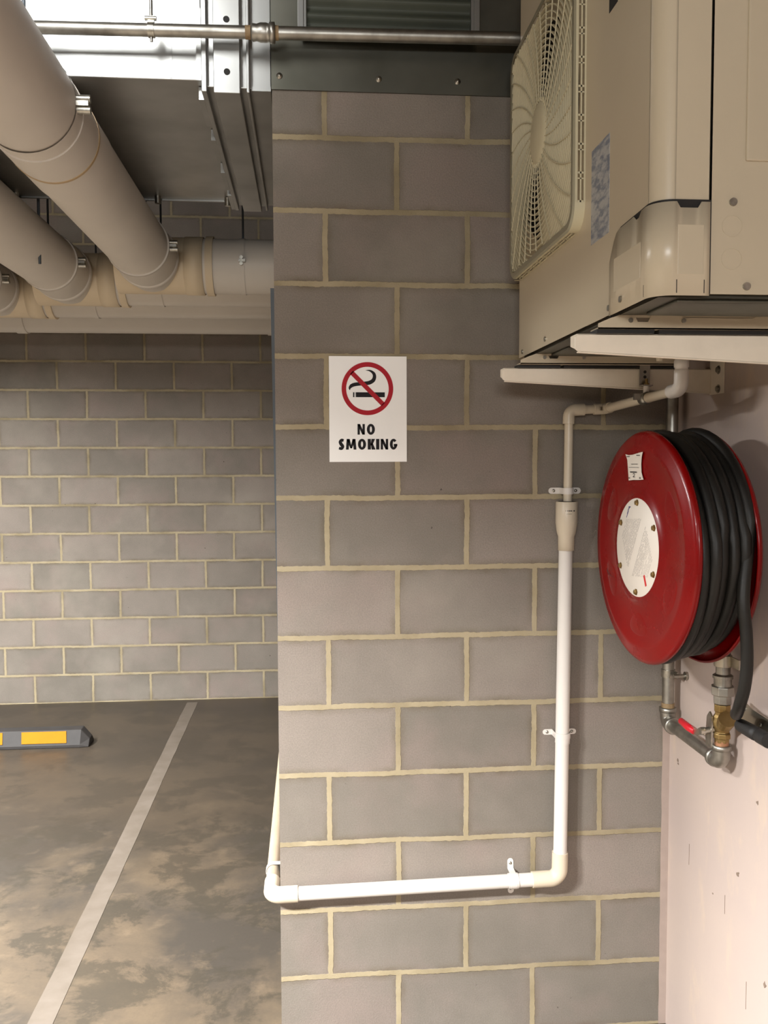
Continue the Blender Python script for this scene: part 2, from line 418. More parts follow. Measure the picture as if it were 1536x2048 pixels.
def glyph(ch, x, y0, w, y1, s=54):
    h = y1 - y0; m = (y0 + y1) / 2
    if ch == 'N':
        rect(x, y0, x + 38, y1); rect(x + w - 38, y0, x + w, y1); poly(lt, [(x, y0), (x + 42, y0), (x + w, y1), (x + w - 42, y1)])
    elif ch == 'M':
        c = x + w / 2
        poly(lt, [(x + 14, y0), (x + 14 + s - 8, y0), (x + s - 8, y1), (x, y1)]); poly(lt, [(x + w - 14 - s + 8, y0), (x + w - 14, y0), (x + w, y1), (x + w - s + 8, y1)])
        poly(lt, [(x + 14, y0), (x + 14 + s - 6, y0), (c + 14, y1 - 20), (c - 14, y1 - 20)]); poly(lt, [(x + w - 14, y0), (x + w - 14 - s + 6, y0), (c - 14, y1 - 20), (c + 14, y1 - 20)])
    elif ch == 'K':
        rect(x, y0, x + s - 2, y1); poly(lt, [(x + s - 6, m + 12), (x + w - s - 8, y0), (x + w - 2, y0), (x + s + 22, m + 14)])
        poly(lt, [(x + s - 4, m - 8), (x + s + 26, m - 22), (x + w + 4, y1), (x + w - s - 6, y1)])
    elif ch == 'I': rect(x, y0, x + s, y1)
    elif ch in 'OG':
        cx_, rx, ry = x + w / 2, w / 2, h / 2 + 2
        a0, a1 = (0, 2 * pi) if ch == 'O' else (.12 * pi - .15, 2 * pi - .22 * pi)
        AA = [a0 + (a1 - a0) * i / 40 for i in range(41)]
        lt.strip([pt(cx_ + rx * cos(a), m + ry * sin(a)) for a in AA], [pt(cx_ + (rx - s + 6) * cos(a), m + (ry - s + 14) * sin(a)) for a in AA], (0, -.0003, 0))
        if ch == 'G':
            rect(cx_ + 4, m - 4, x + w + 2, m + 30)
    elif ch == 'S':
        stroke(lt, [(x + w - 8, y0 + 26), (x + w * .55, y0 + 18), (x + 24, y0 + 46), (x + w * .42, m - 4), (x + w - 24, y1 - 52), (x + w * .5, y1 - 17), (x + 2, y1 - 26)], [44, s - 8, s - 2, s + 2, s - 2, s - 8, 44])
glyph('N', 602, 1198, 120, 1370); glyph('O', 755, 1198, 132, 1370)
for ch, x, w in (('S', 295, 86), ('M', 410, 172), ('O', 608, 132), ('K', 768, 124), ('I', 905, 0), ('N', 982, 122), ('G', 1132, 122)):
    glyph(ch, x, 1440, w, 1612)
lt.build('lettering', M['sign_black'], sg)

# ------------------------------------------------------------------ condensing unit
X0, X1, YN, YF, ZB, ZT = .52, .885, -1.088, -.128, 1.982, 2.95
ac = thing('condensing_unit', (.70, -.6, ZB - .02), 'beige air conditioner condensing unit on two brackets high on the painted wall', 'air conditioner')
GY, GZ, FR = -.413, 2.48, .245      # fan centre and opening radius
def rcorner(cx_, cy_, r, a0, a1, n=8): return [(cx_ + r * cos(a0 + (a1 - a0) * i / n), cy_ + r * sin(a0 + (a1 - a0) * i / n)) for i in range(n + 1)]
r = .034; XS = .612
# casing front skin, corner and side up to the seam (thin folded sheet, seen from the room)
def sheet(mb, path, z0, z1, th=.0015):
    a = [V((p[0], p[1], 0)) for p in path]
    L_, R_ = [], []
    for i, p in enumerate(a):
        d = (a[min(i + 1, len(a) - 1)] - a[max(i - 1, 0)]).normalized(); nn = V((d.y, -d.x, 0)) * th
        L_.append(p); R_.append(p - nn)
    m = len(a)
    vs = [(p.x, p.y, z0) for p in L_] + [(p.x, p.y, z1) for p in L_] + [(p.x, p.y, z0) for p in R_] + [(p.x, p.y, z1) for p in R_]
    fs = []
    for i in range(m - 1):
        fs += [(i, i + 1, m + i + 1, m + i), (2 * m + i, 3 * m + i, 3 * m + i + 1, 2 * m + i + 1), (i, 2 * m + i, 2 * m + i + 1, i + 1), (m + i, m + i + 1, 3 * m + i + 1, 3 * m + i)]
    fs += [(0, m, 3 * m, 2 * m), (m - 1, 3 * m - 1, 4 * m - 1, 2 * m - 1)]
    mb.add(vs, fs, False)
fr = MB()
# front plate with round fan opening (between Y -.74 and YF)
ya, yb, za, zb = -.72, YF, ZB, ZT
n = 72; inner = []; outer = []
for i in range(n):
    a = 2 * pi * i / n; dx, dz = cos(a), sin(a)
    inner.append((X0, GY + FR * dx, GZ + FR * dz))
    ts = []
    if dx > 1e-6: ts.append((yb - GY) / dx)
    if dx < -1e-6: ts.append((ya - GY) / dx)
    if dz > 1e-6: ts.append((zb - GZ) / dz)
    if dz < -1e-6: ts.append((za - GZ) / dz)
    tt = min(ts); outer.append((X0, GY + tt * dx, GZ + tt * dz))
cor = [(X0, yb, za), (X0, yb, zb), (X0, ya, za), (X0, ya, zb)]
fs = [(i, (i + 1) % n, n + (i + 1) % n, n + i) for i in range(n)]
vs = inner + outer
# corner triangles
import itertools
for (yy, zz) in ((yb, zb), (ya, zb), (ya, za), (yb, za)):
    ang = math.atan2(zz - GZ, yy - GY) % (2 * pi); k = int(ang / (2 * pi) * n)
    vs.append((X0, yy, zz)); fs.append((n + k, n + (k + 1) % n, len(vs) - 1))
fr.add(vs, fs)
def skin(mb, path, z0, z1): 
    mb.add([(x, y, z0) for x, y in path] + [(x, y, z1) for x, y in path], [(i, i + 1, len(path) + i + 1, len(path) + i) for i in range(len(path) - 1)], True)
path = [(X0, -.72), (X0, -.9)] + [(X0, YN + r + .0)] + rcorner(X0 + r, YN + r, r, pi, 1.5 * pi)[1:] + [(XS, YN)]
fr.box((X0, YN + r, ZB), (X0 + .0012, -.72, ZT))
skin(fr, [(X0 + .0, YN + r)] + rcorner(X0 + r, YN + r, r, pi, 1.5 * pi, 12) + [(X0 + r, YN)], ZB, ZT)
fr.box((X0 + r, YN, ZB), (XS, YN + .0015, ZT))
fr.box((XS - .0015, YN, ZB), (XS, YN + .012, ZT))
fr.box((X0, YF - .0012, ZB), (X1, YF, ZT)).box((X0 + .01, YN + .01, ZT - .0015), (X1, YF, ZT))
fr.build('front_casing', M['beige'], ac)
# side panel (facing the room), 2 mm gap = the dark seam; raised panel on it
sd = MB().box((XS + .0020, YN + .001, ZB), (X1, YN + .004, ZT)).box((XS + .0020, YN + .001, ZB), (XS + .0035, YN + .02, ZT)).box((X1 - .0015, YN, ZB), (X1, YF, ZT))
sd.build('side_panel', M['beige'], ac)
MB().box((XS - .004, YN + .013, ZB + .01), (XS + .012, YN + .016, ZT)).build('seam_backing', M['dark'], ac)
rp = MB().box((.672, YN - .004, 2.20), (X1 - .03, YN + .002, ZT - .05)); rp.build('raised_panel', M['beige'], ac, bevel=.003)
ko = MB()
for z in (2.094, 2.040): MB().ring(.018, .0168, (.652, YN + .001, z), (1, 0, 0), (0, 0, 1), (0, -.0007, 0), 32).build('knockout', M['beige'], ac)
# fan shroud, interior back, fan
MB().lathe([(FR, 0), (FR - .012, .02), (FR - .012, .07)], (X0, GY, GZ), (1, 0, 0), 64).build('fan_shroud', M['dark'], ac)
MB().box((X0 + .075, YN + .1, ZB + .05), (X0 + .08, YF - .005, ZT - .05)).box((X0 + .004, YF - .006, ZB + .03), (X0 + .08, YF - .003, ZT - .03)).box((X0 + .004, YN + .19, ZB + .03), (X0 + .08, YN + .193, ZT - .03)).build('inner_panel', M['dark'], ac)
fb = MB()
fb.lathe([(0, 0), (.05, 0), (.055, .006), (.055, .05)], (X0 + .012, GY, GZ), (1, 0, 0), 32)
for k in range(3):
    a0 = k * 2 * pi / 3; Lp, Rp = [], []
    for i in range(13):
        u = i / 12; rr = .05 + u * (FR - .07); 
        aL = a0 + .15 * u; aR = a0 + .8 + .5 * u
        Lp.append(V((X0 + .018, GY + rr * cos(aL), GZ + rr * sin(aL)))); Rp.append(V((X0 + .06, GY + rr * cos(aR), GZ + rr * sin(aR))))
    fb.strip(Lp, Rp, (.002, 0, 0))
fb.build('fan_blades', M['fan'], ac)
# guard: rounded square rim, concentric rings, swirled ribs, hub cap
GX = .494; HW = .293
def rrect(h, rc, n=8):
    P = []
    for (sy, sz, a) in ((1, 1, 0), (-1, 1, .5 * pi), (-1, -1, pi), (1, -1, 1.5 * pi)):
        P += rcorner(sy * (h - rc), sz * (h - rc), rc, a, a + .5 * pi, n)
    return P
def loop_strip(mb, outp, inp, xo, xi, depth):
    n = len(outp)
    vs = [(xo, GY + a, GZ + c) for a, c in outp] + [(xi, GY + a, GZ + c) for a, c in inp] + [(xo + depth, GY + a, GZ + c) for a, c in outp] + [(xi + depth, GY + a, GZ + c) for a, c in inp]
    fs = []
    for i in range(n):
        j = (i + 1) % n
        fs += [(i, j, n + j, n + i), (i, 2 * n + i, 2 * n + j, j), (n + i, n + j, 3 * n + j, 3 * n + i)]
    mb.add(vs, fs, True)
rim = MB()
o1, o2 = rrect(HW, .05), rrect(HW - .004, .046)
i1 = rrect(HW - .016, .038)
loop_strip(rim, o1, o2, GX + .004, GX, .0)
loop_strip(rim, o2, i1, GX, GX, .0)
# outer side wall with a row of slots on the near side and bottom
def side_wall(mb, side):
    th = .0016; zlen = HW - .05
    # rails
    if side == 'near': f = lambda x0, x1, s0, s1: mb.box((x0, GY - HW, GZ + s0), (x1, GY - HW + th, GZ + s1))
    if side == 'far': f = lambda x0, x1, s0, s1: mb.box((x0, GY + HW - th, GZ + s0), (x1, GY + HW, GZ + s1))
    if side == 'bot': f = lambda x0, x1, s0, s1: mb.box((x0, GY + s0, GZ - HW), (x1, GY + s1, GZ - HW + th))
    if side == 'top': f = lambda x0, x1, s0, s1: mb.box((x0, GY + s0, GZ + HW - th), (x1, GY + s1, GZ + HW))
    f(GX + .004, GX + .0095, -zlen, zlen); f(GX + .0145, GX + .0175, -zlen, zlen); f(GX + .0225, X0, -zlen, zlen)
    s = -zlen
    while s < zlen:
        f(GX + .009, GX + .023, s, s + .004); f(GX + .009, GX + .023, s + .047, s + .0495); s += .058
for sd_ in ('near', 'far', 'bot', 'top'): side_wall(rim, sd_)
for (sy, sz, a) in ((1, 1, 0), (-1, 1, .5 * pi), (-1, -1, pi), (1, -1, 1.5 * pi)):
    P = rcorner(sy * (HW - .05), sz * (HW - .05), .05, a, a + .5 * pi, 8)
    rim.add([(GX + .004, GY + y, GZ + z) for y, z in P] + [(X0, GY + y, GZ + z) for y, z in P], [(i, i + 1, len(P) + i + 1, len(P) + i) for i in range(len(P) - 1)], True)
gt = thing('x', (0, 0, 0), '', ''); bpy.data.objects.remove(gt)
gobj = rim.build('fan_guard', M['beige_plastic'], ac)
lim = HW - .014
rg = MB()
def inside(y, z): return abs(y) <= lim and abs(z) <= lim and not (abs(y) > lim - .03 and abs(z) > lim - .03 and (abs(y) - lim + .03) ** 2 + (abs(z) - lim + .03) ** 2 > .0009)
def bow(rr): return .0
rr = .078
while rr < .405:
    N_ = 110; run = []
    pts = [(rr * cos(2 * pi * i / N_), rr * sin(2 * pi * i / N_)) for i in range(N_ + 1)]
    for p in pts + [None]:
        if p and inside(*p): run.append(p)
        else:
            if len(run) > 1:
                A_ = [V((GX + .001, GY + y, GZ + z)) for y, z in run]
                k_ = (rr - .0026) / rr
                B_ = [V((GX + .001, GY + y * k_, GZ + z * k_)) for y, z in run]
                rg.strip(A_, B_, (.0075, 0, 0))
            run = []
    rr += .0136
rg.build('guard_rings', M['beige_plastic'], gobj)
rb = MB()
NR = 30
for k in range(NR):
    a0 = 2 * pi * k / NR; run = []
    for i in range(26):
        u = i / 25; rr = .07 + u * .34; a = a0 - .42 * (u ** .8); y, z = rr * cos(a), rr * sin(a)
        if not inside(y, z): break
        run.append((y, z, a))
    if len(run) > 2:
        A_ = [V((GX + .0, GY + y - .0009 * sin(a), GZ + z + .0009 * cos(a))) for y, z, a in run]
        B_ = [V((GX + .0, GY + y + .001 * sin(a), GZ + z - .001 * cos(a))) for y, z, a in run]
        rb.strip(A_, B_, (.0022, 0, 0))
rb.build('guard_ribs', M['beige_plastic'], gobj)
MB().lathe([(0, -.006), (.05, -.005), (.068, -.001), (.076, .004), (.078, .012)], (GX + .001, GY, GZ), (1, 0, 0), 48).build('hub_cap', M['beige_plastic'], gobj)
# handle recess and rating label on the front
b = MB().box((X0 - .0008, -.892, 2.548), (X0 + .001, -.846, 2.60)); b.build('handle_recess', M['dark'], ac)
MB().box((X0 - .0006, -.856, 2.139), (X0, -.748, 2.325)).build('rating_label', M['bluelabel'], ac)
# service cover, wrapping the lower corner
CT = 2.134; th = .0045
def cover_path():
    P = [(X0 - th, y) for y in [-.875 - i * .0125 for i in range(15)]]
    P = [p for p in P if p[1] > YN + r]
    P += rcorner(X0 + r, YN + r, r + th, pi, 1.5 * pi, 10)
    P += [(X0 + r + .006 * i, YN - th) for i in range(1, 9)] + [(XS - .001, YN - th)]
    return P
CP = cover_path()
def ctop(i, extra=0):
    x, y = CP[i]
    if y > YN + r:                     # front: shoulder rising to the corner
        u = min(1, (-.875 - y) / .05); z = ZB + .095 + .050 * sin(u * pi / 2) if u < 1 else ZB + .145
        u2 = max(0, (-.925 - y) / .13); z += .004 * min(1, u2)
    else: z = CT - .003
    return z + extra
def wrapsheet(mb, off, grow, zlow, notch=False, ra=0, rb_=None):
    I = range(ra, rb_ or len(CP)); vs = []; m = len(I)
    for i in I:
        x, y = CP[i]
        # outward normal
        if y > YN + r: nn = V((-1, 0, 0))
        elif x > X0 + r: nn = V((0, -1, 0))
        else: nn = V((x - X0 - r, y - YN - r, 0)).normalized()
        p = V((x, y, 0)) + nn * off
        z1 = ctop(i, grow)
        if notch:
            if X0 + r + .004 < x < X0 + r + .040: z1 -= .010
            if -1.035 < y < -1.0: z1 -= .009
        vs.append((p.x, p.y, zlow))
        vs.append((p.x, p.y, z1))
    fs = [(2 * i, 2 * i + 2, 2 * i + 3, 2 * i + 1) for i in range(m - 1)]
    mb.add(vs, fs, True)
gapm = MB(); wrapsheet(gapm, -.0030, .0045, ZB - .004)
gapm.box((X0 - .0015, -.875, ZB - .02), (X0 + .001, -.871, 2.07))
gapm.box((XS - .001, YN - .0015, ZB), (XS + .0025, YN + .001, CT + .001))
gapm.build('cover_gap', M['dark'], ac)
cv = MB(); wrapsheet(cv, 0, 0, ZB - .004, True); 
cover = cv.build('service_cover', M['beige'], ac)
sol = cover.modifiers.new('thickness', 'SOLIDIFY'); sol.thickness = .0015; sol.offset = 0
em = MB().box((.556, YN - th - .0012, ZB + .03), (.601, YN - th + .001, CT - .04)); em.build('embossed_panel', M['beige'], cover, bevel=.0012)
em = MB().box((X0 - th - .001, -1.035, ZB + .035), (X0 - th + .001, -.90, CT - .055)); em.build('embossed_panel', M['beige'], cover, bevel=.0012)
sl = MB()
for x in (.5545, .6015): MB().box((x, YN - th - .0009, ZB), (x + .0014, YN - th + .001, ZB + .022)).build('cover_slot', M['dark'], cover)
MB().box((X0 - th - .0009, -1.052, ZB), (X0 - th + .001, -1.0505, ZB + .02)).build('cover_slot', M['dark'], cover)
# base pan and the two feet rails
bp_ = MB().box((X0 + .012, YN + .014, ZB - .004), (X1 - .006, YF - .012, ZB + .006)); bp_.build('base_pan', M['ductdark'], ac)
bp2 = MB()
for (ya, yb) in ((-.80, -.46), (-1.06, -.92), (-.42, -.18)): MB().box((X0 + .05, ya, ZB - .010), (X1 - .05, yb, ZB - .003)).build('pan_rib', M['ductdark'], ac, bevel=.003)
def foot(y):
    f = MB()
    xa, xb = .490, .91; h0, h1 = 1.952, ZB - .0045
    poly_ = [(xa, h0), (xb, h0), (xb, h1), (.80, h1), (.79, h1 - .004), (.66, h1 - .004), (.65, h1), (.592, h1), (.586, h1 - .012), (.566, h1 - .012), (.56, h1), (.530, h1), (.512, h1 - .006), (xa, h0 + .010)]
    f.prism(poly_, (0, y - .022, 0), (1, 0, 0), (0, 0, 1), (0, .0025, 0))
    f.box((xa, y - .022, h0), (xb, y + .024, h0 + .0025))
    f.box((X0 + .01, y - .020, h1 - .004), (X1, y + .022, h1 + .001))
    o = f.build('foot_rail', M['beige'], ac)
    s = MB()
    for x in (.552, .655): MB().cyl((x, y - .021, h0 + .016), (x, y - .0245, h0 + .016), .0045, 12).build('screw', M['zinc'], o)
FYn, FYf = -.868, -.252
foot(FYn); foot(FYf)
sc = MB()
for (x, y, z) in ((.652, YN, 2.133), (.678, YN, 1.995)): MB().cyl((x, y + .002, z), (x, y - .003, z), .0065, 16).build('screw', M['zinc'], ac)
for (y, z) in ((-.862, 1.995), (-.94, 1.998), (-.40, 1.998), (-.17, 1.995)): MB().cyl((X0 + .002, y, z), (X0 - (.003 if y > -.9 else .008), y, z), .006, 16).build('screw', M['zinc'], ac)
MB().lathe([(.018, 0), (.018, -.006), (.010, -.014), (.008, -.03)], (.806, -.40, ZB - .006), (0, 0, 1), 20).build('drain_spout', M['pvc_cream'], ac)

# ------------------------------------------------------------------ brackets
def bracket(y, lab):
    b = thing('wall_bracket', (1.012, y, 1.88), lab, 'bracket', 'cream brackets under the condensing unit')
    XT = .450; zt = 1.9445
    a = MB()
    pr = [(XT + .006, zt), (1.010, zt), (1.010, zt - .062), (XT + .006, zt - .033), (XT, zt - .028), (XT, zt - .006)]
    a.prism(pr, (0, y - .002, 0), (1, 0, 0), (0, 0, 1), (0, .003, 0))
    a.box((XT + .004, y - .002, zt - .003), (1.010, y + .038, zt))
    a.prism([(XT + .006, zt - .033), (1.010, zt - .062), (1.010, zt - .0645), (XT + .006, zt - .0355)], (0, y - .003, 0), (1, 0, 0), (0, 0, 1), (0, .010, 0))
    a.prism([(0, zt), (.038, zt), (.038, zt - .02), (0, zt - .03)], (XT + .003, y, 0), (0, 1, 0), (0, 0, 1), (.003, 0, 0))
    a.build('arm', M['bracket'], b, bevel=.0012)
    p = MB().box((1.009, y - .078, 1.876), (1.0118, y + .004, 1.985)); p.build('wall_plate', M['bracket'], b, bevel=.001)
    for z in (1.938, 1.889):
        s = MB().cyl((1.009, y - .048, z), (1.003, y - .048, z), .0075, 6).cyl((1.0092, y - .048, z), (1.0075, y - .048, z), .011, 20)
        s.build('screw', M['zinc'], b)
    MB().box((.489, y - .014, zt), (.60, y + .03, 1.952)).box((.61, y - .012, zt), (.91, y + .03, 1.952)).build('rubber_pad', M['rubber'], b)
bracket(-.872, 'cream bracket arm nearest the camera, carrying the near end of the condensing unit')
bracket(-.238, 'cream bracket arm near the block wall, with its wall plate and screws showing')

# ------------------------------------------------------------------ thin condensate pipe
PV, PC = M['pvc'], M['pvc_cream']
tp = thing('thin_drain_pipe', (.684, -.036, 1.585), 'thin cream plastic pipe running from the condensing unit down into the wider pipe', 'pipe')
R1, R2 = .0125, .0168
yw = -.034
pA = V((.686, yw, 1.585)); cA = V((.688, yw, 1.8475)); cB = V((.792, yw, 1.851)); cC = V((.838, -.405, 1.876)); pT = V((.848, -.43, 1.975))
cC = V((.848, -.43, 1.876))
mb = MB().cyl(pA, (.688, yw, 1.82), R1, 20)
mb.cyl((.715, yw, 1.8485), (.775, yw, 1.8505), R1, 20)
d = (cC - cB).normalized()
mb.tube([cB + d * .03, cC - d * .03], R1, 20)
mb.cyl(cC + V((0, 0, .05)), pT, R1 + .001, 20)
mb.build('pipe', PC, tp)
e = MB().tube([V((.687, yw, 1.808)), V((.6875, yw, 1.820))] + bend((.687, yw, 1.80), cA, (.74, yw, 1.849), .020, 8) + [V((.722, yw, 1.8487)), V((.732, yw, 1.849))], R2, 24); e.build('elbow', PC, tp)
pl = [cB + V((-.032, 0, -.001)), cB + V((-.024, 0, -.001))] + bend(cB + V((-.1, 0, -.003)), cB, cB + d * .1, .012, 8) + [cB + d * .026, cB + d * .034]
MB().tube(pl, R2 - .0015, 24).build('elbow', PC, tp)
el = [cC - d * .046, cC - d * .03] + bend(cC - d * .1, cC, cC + V((0, 0, .1)), .022, 8) + [cC + V((0, 0, .034)), cC + V((0, 0, .046))]
MB().tube(el, R2 + .0005, 24).build('elbow', PV, tp)
MB().tube([cC + V((0, 0, .046)), cC + V((0, 0, .052)), cC + V((0, 0, .053)), cC + V((0, 0, .068)), cC + V((0, 0, .072))], [R2 - .001, R2 - .001, R2 + .001, R2 + .001, R2 - .001], 24).build('socket', PV, tp)
def saddle(parent, c, ax, pr, wallv, w=.018, ear=.026, mat=PV):
    """half-round clip: c pipe centre, ax pipe axis, pr pipe radius, wallv vector pipe->wall (length = distance)"""
    c, ax, wallv = V(c), V(ax).normalized(), V(wallv); dist = wallv.length; n_ = -wallv.normalized(); u = ax.cross(n_).normalized()
    ro = pr + .0022; P = []
    base = -dist + .0012
    P.append((-ro - ear, base)); P.append((-ro - .001, base))
    P += [(-ro, base + .004)]
    P += [(ro * cos(a), ro * sin(a)) for a in [pi - pi * i / 14 for i in range(15)]]
    P += [(ro, base + .004), (ro + .001, base), (ro + ear, base)]
    L_ = [c + u * p[0] + n_ * p[1] - ax * w / 2 for p in P]; R_ = [p + ax * w for p in L_]
    m = MB(); vs = L_ + R_; k = len(P)
    m.add(vs, [(i, i + 1, k + i + 1, k + i) for i in range(k - 1)])
    for s_ in (-1, 1):   # rounded ear ends
        q0 = c + u * s_ * (ro + ear) + n_ * base
        pts = [q0 + (u * s_ * cos(a) + ax * sin(a)) * w / 2 for a in [-pi / 2 + pi * i / 8 for i in range(9)]]
        m.add(pts, [tuple(range(9))])
    o = m.build('pipe_clip', mat, parent)
    so = o.modifiers.new('thickness', 'SOLIDIFY'); so.thickness = .0018; so.offset = 0
    s = MB()
    for s_ in (-1, 1):
        q0 = c + u * s_ * (ro + ear * .75) + n_ * (base + .0008); MB().lathe([(0, .0026), (.003, .0024), (.0048, 0)], q0, n_, 14).build('screw', M['zinc'], o)
saddle(tp, (.6865, yw, 1.617), (0, 0, 1), R1, (0, -yw, 0), .018, .024)
# faint dirt/ink prints on the elbow
hg = thing('pipe_hanger', (.826, -.24, 1.90), 'small galvanised strap and bolt hanging from the far bracket, holding the thin pipe', 'hanger')
MB().box((.812, -.2505, 1.900), (.840, -.2475, 1.972)).box((.812, -.272, 1.897), (.840, -.2475, 1.9003)).build('strap', M['galv'], hg)
s = MB()
for z in (1.935, 1.922): MB().cyl((.826, -.2500, z), (.826, -.2515, z), .004, 12).build('strap_hole', M['dark'], hg)
MB().lathe([(0, .016), (.004, .016), (.004, .004), (.0075, .004), (.0075, 0), (0, 0)], (.826, -.262, 1.9003), (0, 0, 1), 6, False).build('bolt', M['brass'], hg)
hp = cB + d * ((.262 - .034) / abs(d.y))
hp = V((hp.x, hp.y, hp.z))
MB().cyl(hp, (.826, -.262, 1.897), .0075, 16).build('stem', PV, hg)
cl = MB().tube([hp - d * .016, hp - d * .0159, hp + d * .012, hp + d * .0121], [.0125, .0158, .0158, .0125], 24)
cl.box((hp.x - .032, hp.y - .004, hp.z - .004), (hp.x - .008, hp.y + .004, hp.z + .012)); cl.build('clip', M['galv'], hg)

# ------------------------------------------------------------------ wide drain pipe
wp = thing('drain_pipe', (.675, -.034, .48), 'white plastic drain pipe dropping down the block wall and turning left round the pillar', 'pipe')
RW = .0198; RF = .0232
T0 = V((.682, -.034, 1.470)); cD = V((.671, -.034, .482)); cE = V((-.168, -.034, .468))
yy = -.034
def along(a, b, t): return a + (b - a) * t
MB().tube([V((.682, yy, 1.505)), cD + V((.001, 0, .07))], RW, 32).build('pipe', PV, wp, label='bright white vertical length of pipe')
dd = (cE - cD).normalized()
MB().tube([cD + dd * .075, cE - dd * .07], RW, 32).build('pipe', PV, wp, label='bright white horizontal length of pipe')
e = [cD + V((.0008, 0, .078)), cD + V((.0006, 0, .05))] + bend(cD + V((0, 0, .2)), cD, cD + dd * .2, .030, 10) + [cD + dd * .05, cD + dd * .082]
MB().tube(e, RF, 32).build('elbow', PC, wp)
back = V((0, 1, 0)); cE2 = cE
e = [cE - dd * .075, cE - dd * .045] + bend(cE - dd * .2, cE, cE + back * .2, .026, 10) + [cE + back * .045, cE + back * .085]
MB().tube(e, RF, 32).build('elbow', PC, wp)
MB().tube([cE + back * .07, (-.168, 2.6, .442)], RW, 32).build('pipe', simple('shaded_aged_pvc', (170, 154, 132), .5), wp, label='cream pipe running back along the hidden side of the pillar')  # dirty cream, darkened so the colour carries the shade on this run
# reducer
MB().lathe([(.0, .100), (.0155, .100), (.030, .100), (.0312, .098), (.0312, .040), (.0285, .020), (.0262, .008), (.0232, .000), (.0228, -.040), (.0205, -.040)], (.6825, yy - .001, 1.487), (.008, 0, 1), 40).build('reducer', PC, wp)
MB().lathe([(0, .1005), (.0255, .1005), (.0255, .1012), (0, .1012)], (.6825, yy - .001, 1.487), (.008, 0, 1), 32).build('reducer_bore', M['dark'], wp)
ik = MB()
xx = .672
for wv in (.003, .0025, .003, .002, .0025, 0, .004):
    if wv:
        ang = (xx - .6835) / .0312; ik.box((xx, yy - .001 - .0312 * cos(ang) - .0004, 1.560), (xx + wv, yy - .0305 * cos(ang), 1.5635))
    xx += wv + .0012 if wv else .003
xx = .675
for wv in (.002, .002, .0025, .002, .0015):
    ang = (xx - .6835) / .0312; ik.box((xx, yy - .001 - .0312 * cos(ang) - .0004, 1.5525), (xx + wv, yy - .0305 * cos(ang), 1.5535)); xx += wv + .001
ik.build('printing', M['ink'], wp)
saddle(wp, (.6765, yy, .908), (0, 0, 1), RW, (0, .034, 0), .016, .020)
saddle(wp, along(cD, cE, .165), dd, RW, (0, .034, 0), .018, .022)
saddle(wp, cE + back * .16, back, RW, (.024, 0, 0), .018, .010)
MB().tube([along(cD, cE, .165) - dd * .014, along(cD, cE, .165) + dd * .014], RW + .0022, 32).build('clip_band', PV, wp)
MB().tube([V((.676, yy, .885)), V((.6768, yy, .900))], RW + .0016, 32).build('clip_band', PV, wp)

# ------------------------------------------------------------------ hose reel
RA = .06
nX = V((-cos(RA), -sin(RA), 0)); uX = V((-sin(RA), cos(RA), 0)); wX = V((0, 0, 1))
RC = V((.755, -.416, 1.491)); RR = .285
hr = thing('fire_hose_reel', (.96, -.41, 1.2), 'red fire hose reel wound with black hose on the painted wall', 'fire hose reel')
front = MB()
profF = [(0, .007), (.128, .007), (.132, .004), (.150, .001), (.232, .001), (.240, .0045), (.250, .0045), (.258, .001), (.272, 0), (.280, -.003), (.2845, -.008), (.2855, -.013), (.283, -.017), (.279, -.016), (.2795, -.012), (.275, -.006), (.26, -.003), (0, -.003)]
front.lathe(profF, RC, nX, 96)
# pressed ribs on the face: six shallow pear-shaped bulges
fdisc = front.build('front_disc', M['red'], hr)
for k in range(6):
    eb = MB()
    a = pi / 6 + k * pi / 3; c = RC + nX * .0004 + (uX * cos(a) + wX * sin(a)) * .190
    rad = (uX * cos(a) + wX * sin(a)); tan = (uX * -sin(a) + wX * cos(a))
    rings = []; m = 28
    for (s_, h) in ((1, 0), (.90, .0009), (.78, .0014), (.5, .0016), (0.01, .0016)):
        rings.append([c + rad * (.030 * cos(t_)) * s_ + tan * (.050 + .016 * cos(t_)) * sin(t_) * s_ + nX * h for t_ in [2 * pi * i / m for i in range(m)]])
    vs = [p for r_ in rings for p in r_]
    eb.add(vs, [(j * m + i, j * m + (i + 1) % m, (j + 1) * m + (i + 1) % m, (j + 1) * m + i) for j in range(len(rings) - 1) for i in range(m)], True)
    eb.build('pressed_rib', M['red'], fdisc)
BC = RC - nX * .160
MB().lathe([(0, 0), (.25, 0), (.272, -.001), (.280, .003), (.2845, .009), (.2855, .013), (.283, .017), (.279, .016), (.2795, .012), (.275, .005), (.26, .003), (0, .003)], BC, -nX * -1, 96).build('back_disc', M['red'], hr)
MB().lathe([(.20, 0), (.20, .155)], RC - nX * .157, nX, 48).build('drum', M['dark'], hr)
MB().cyl(BC, BC - nX * .095, .024, 24).box((1.0, -.49, 1.41), (1.0118, -.33, 1.57)).build('axle', M['galv'], hr)
# centre label
lb = RC + nX * .0073
MB().lathe([(0, .0006), (.1205, .0006), (.1212, 0)], lb, nX, 64).build('instruction_plate', M['paper'], fdisc)
ip = [o for o in fdisc.children if o.name.startswith('instruction_plate')][0]
tx = MB(); tr_ = random.Random(3)
def disc_pt(u_, v_, h=.0075): return RC + nX * h + uX * u_ + wX * v_
def dash(mb, u0, v0, u1, v1, w, h=.0081):
    a, b = disc_pt(u0, v0, h), disc_pt(u1, v1, h); dv = (b - a).normalized(); s_ = nX.cross(dv) * w / 2
    mb.add([a + s_, b + s_, b - s_, a - s_], [(0, 1, 2, 3)])
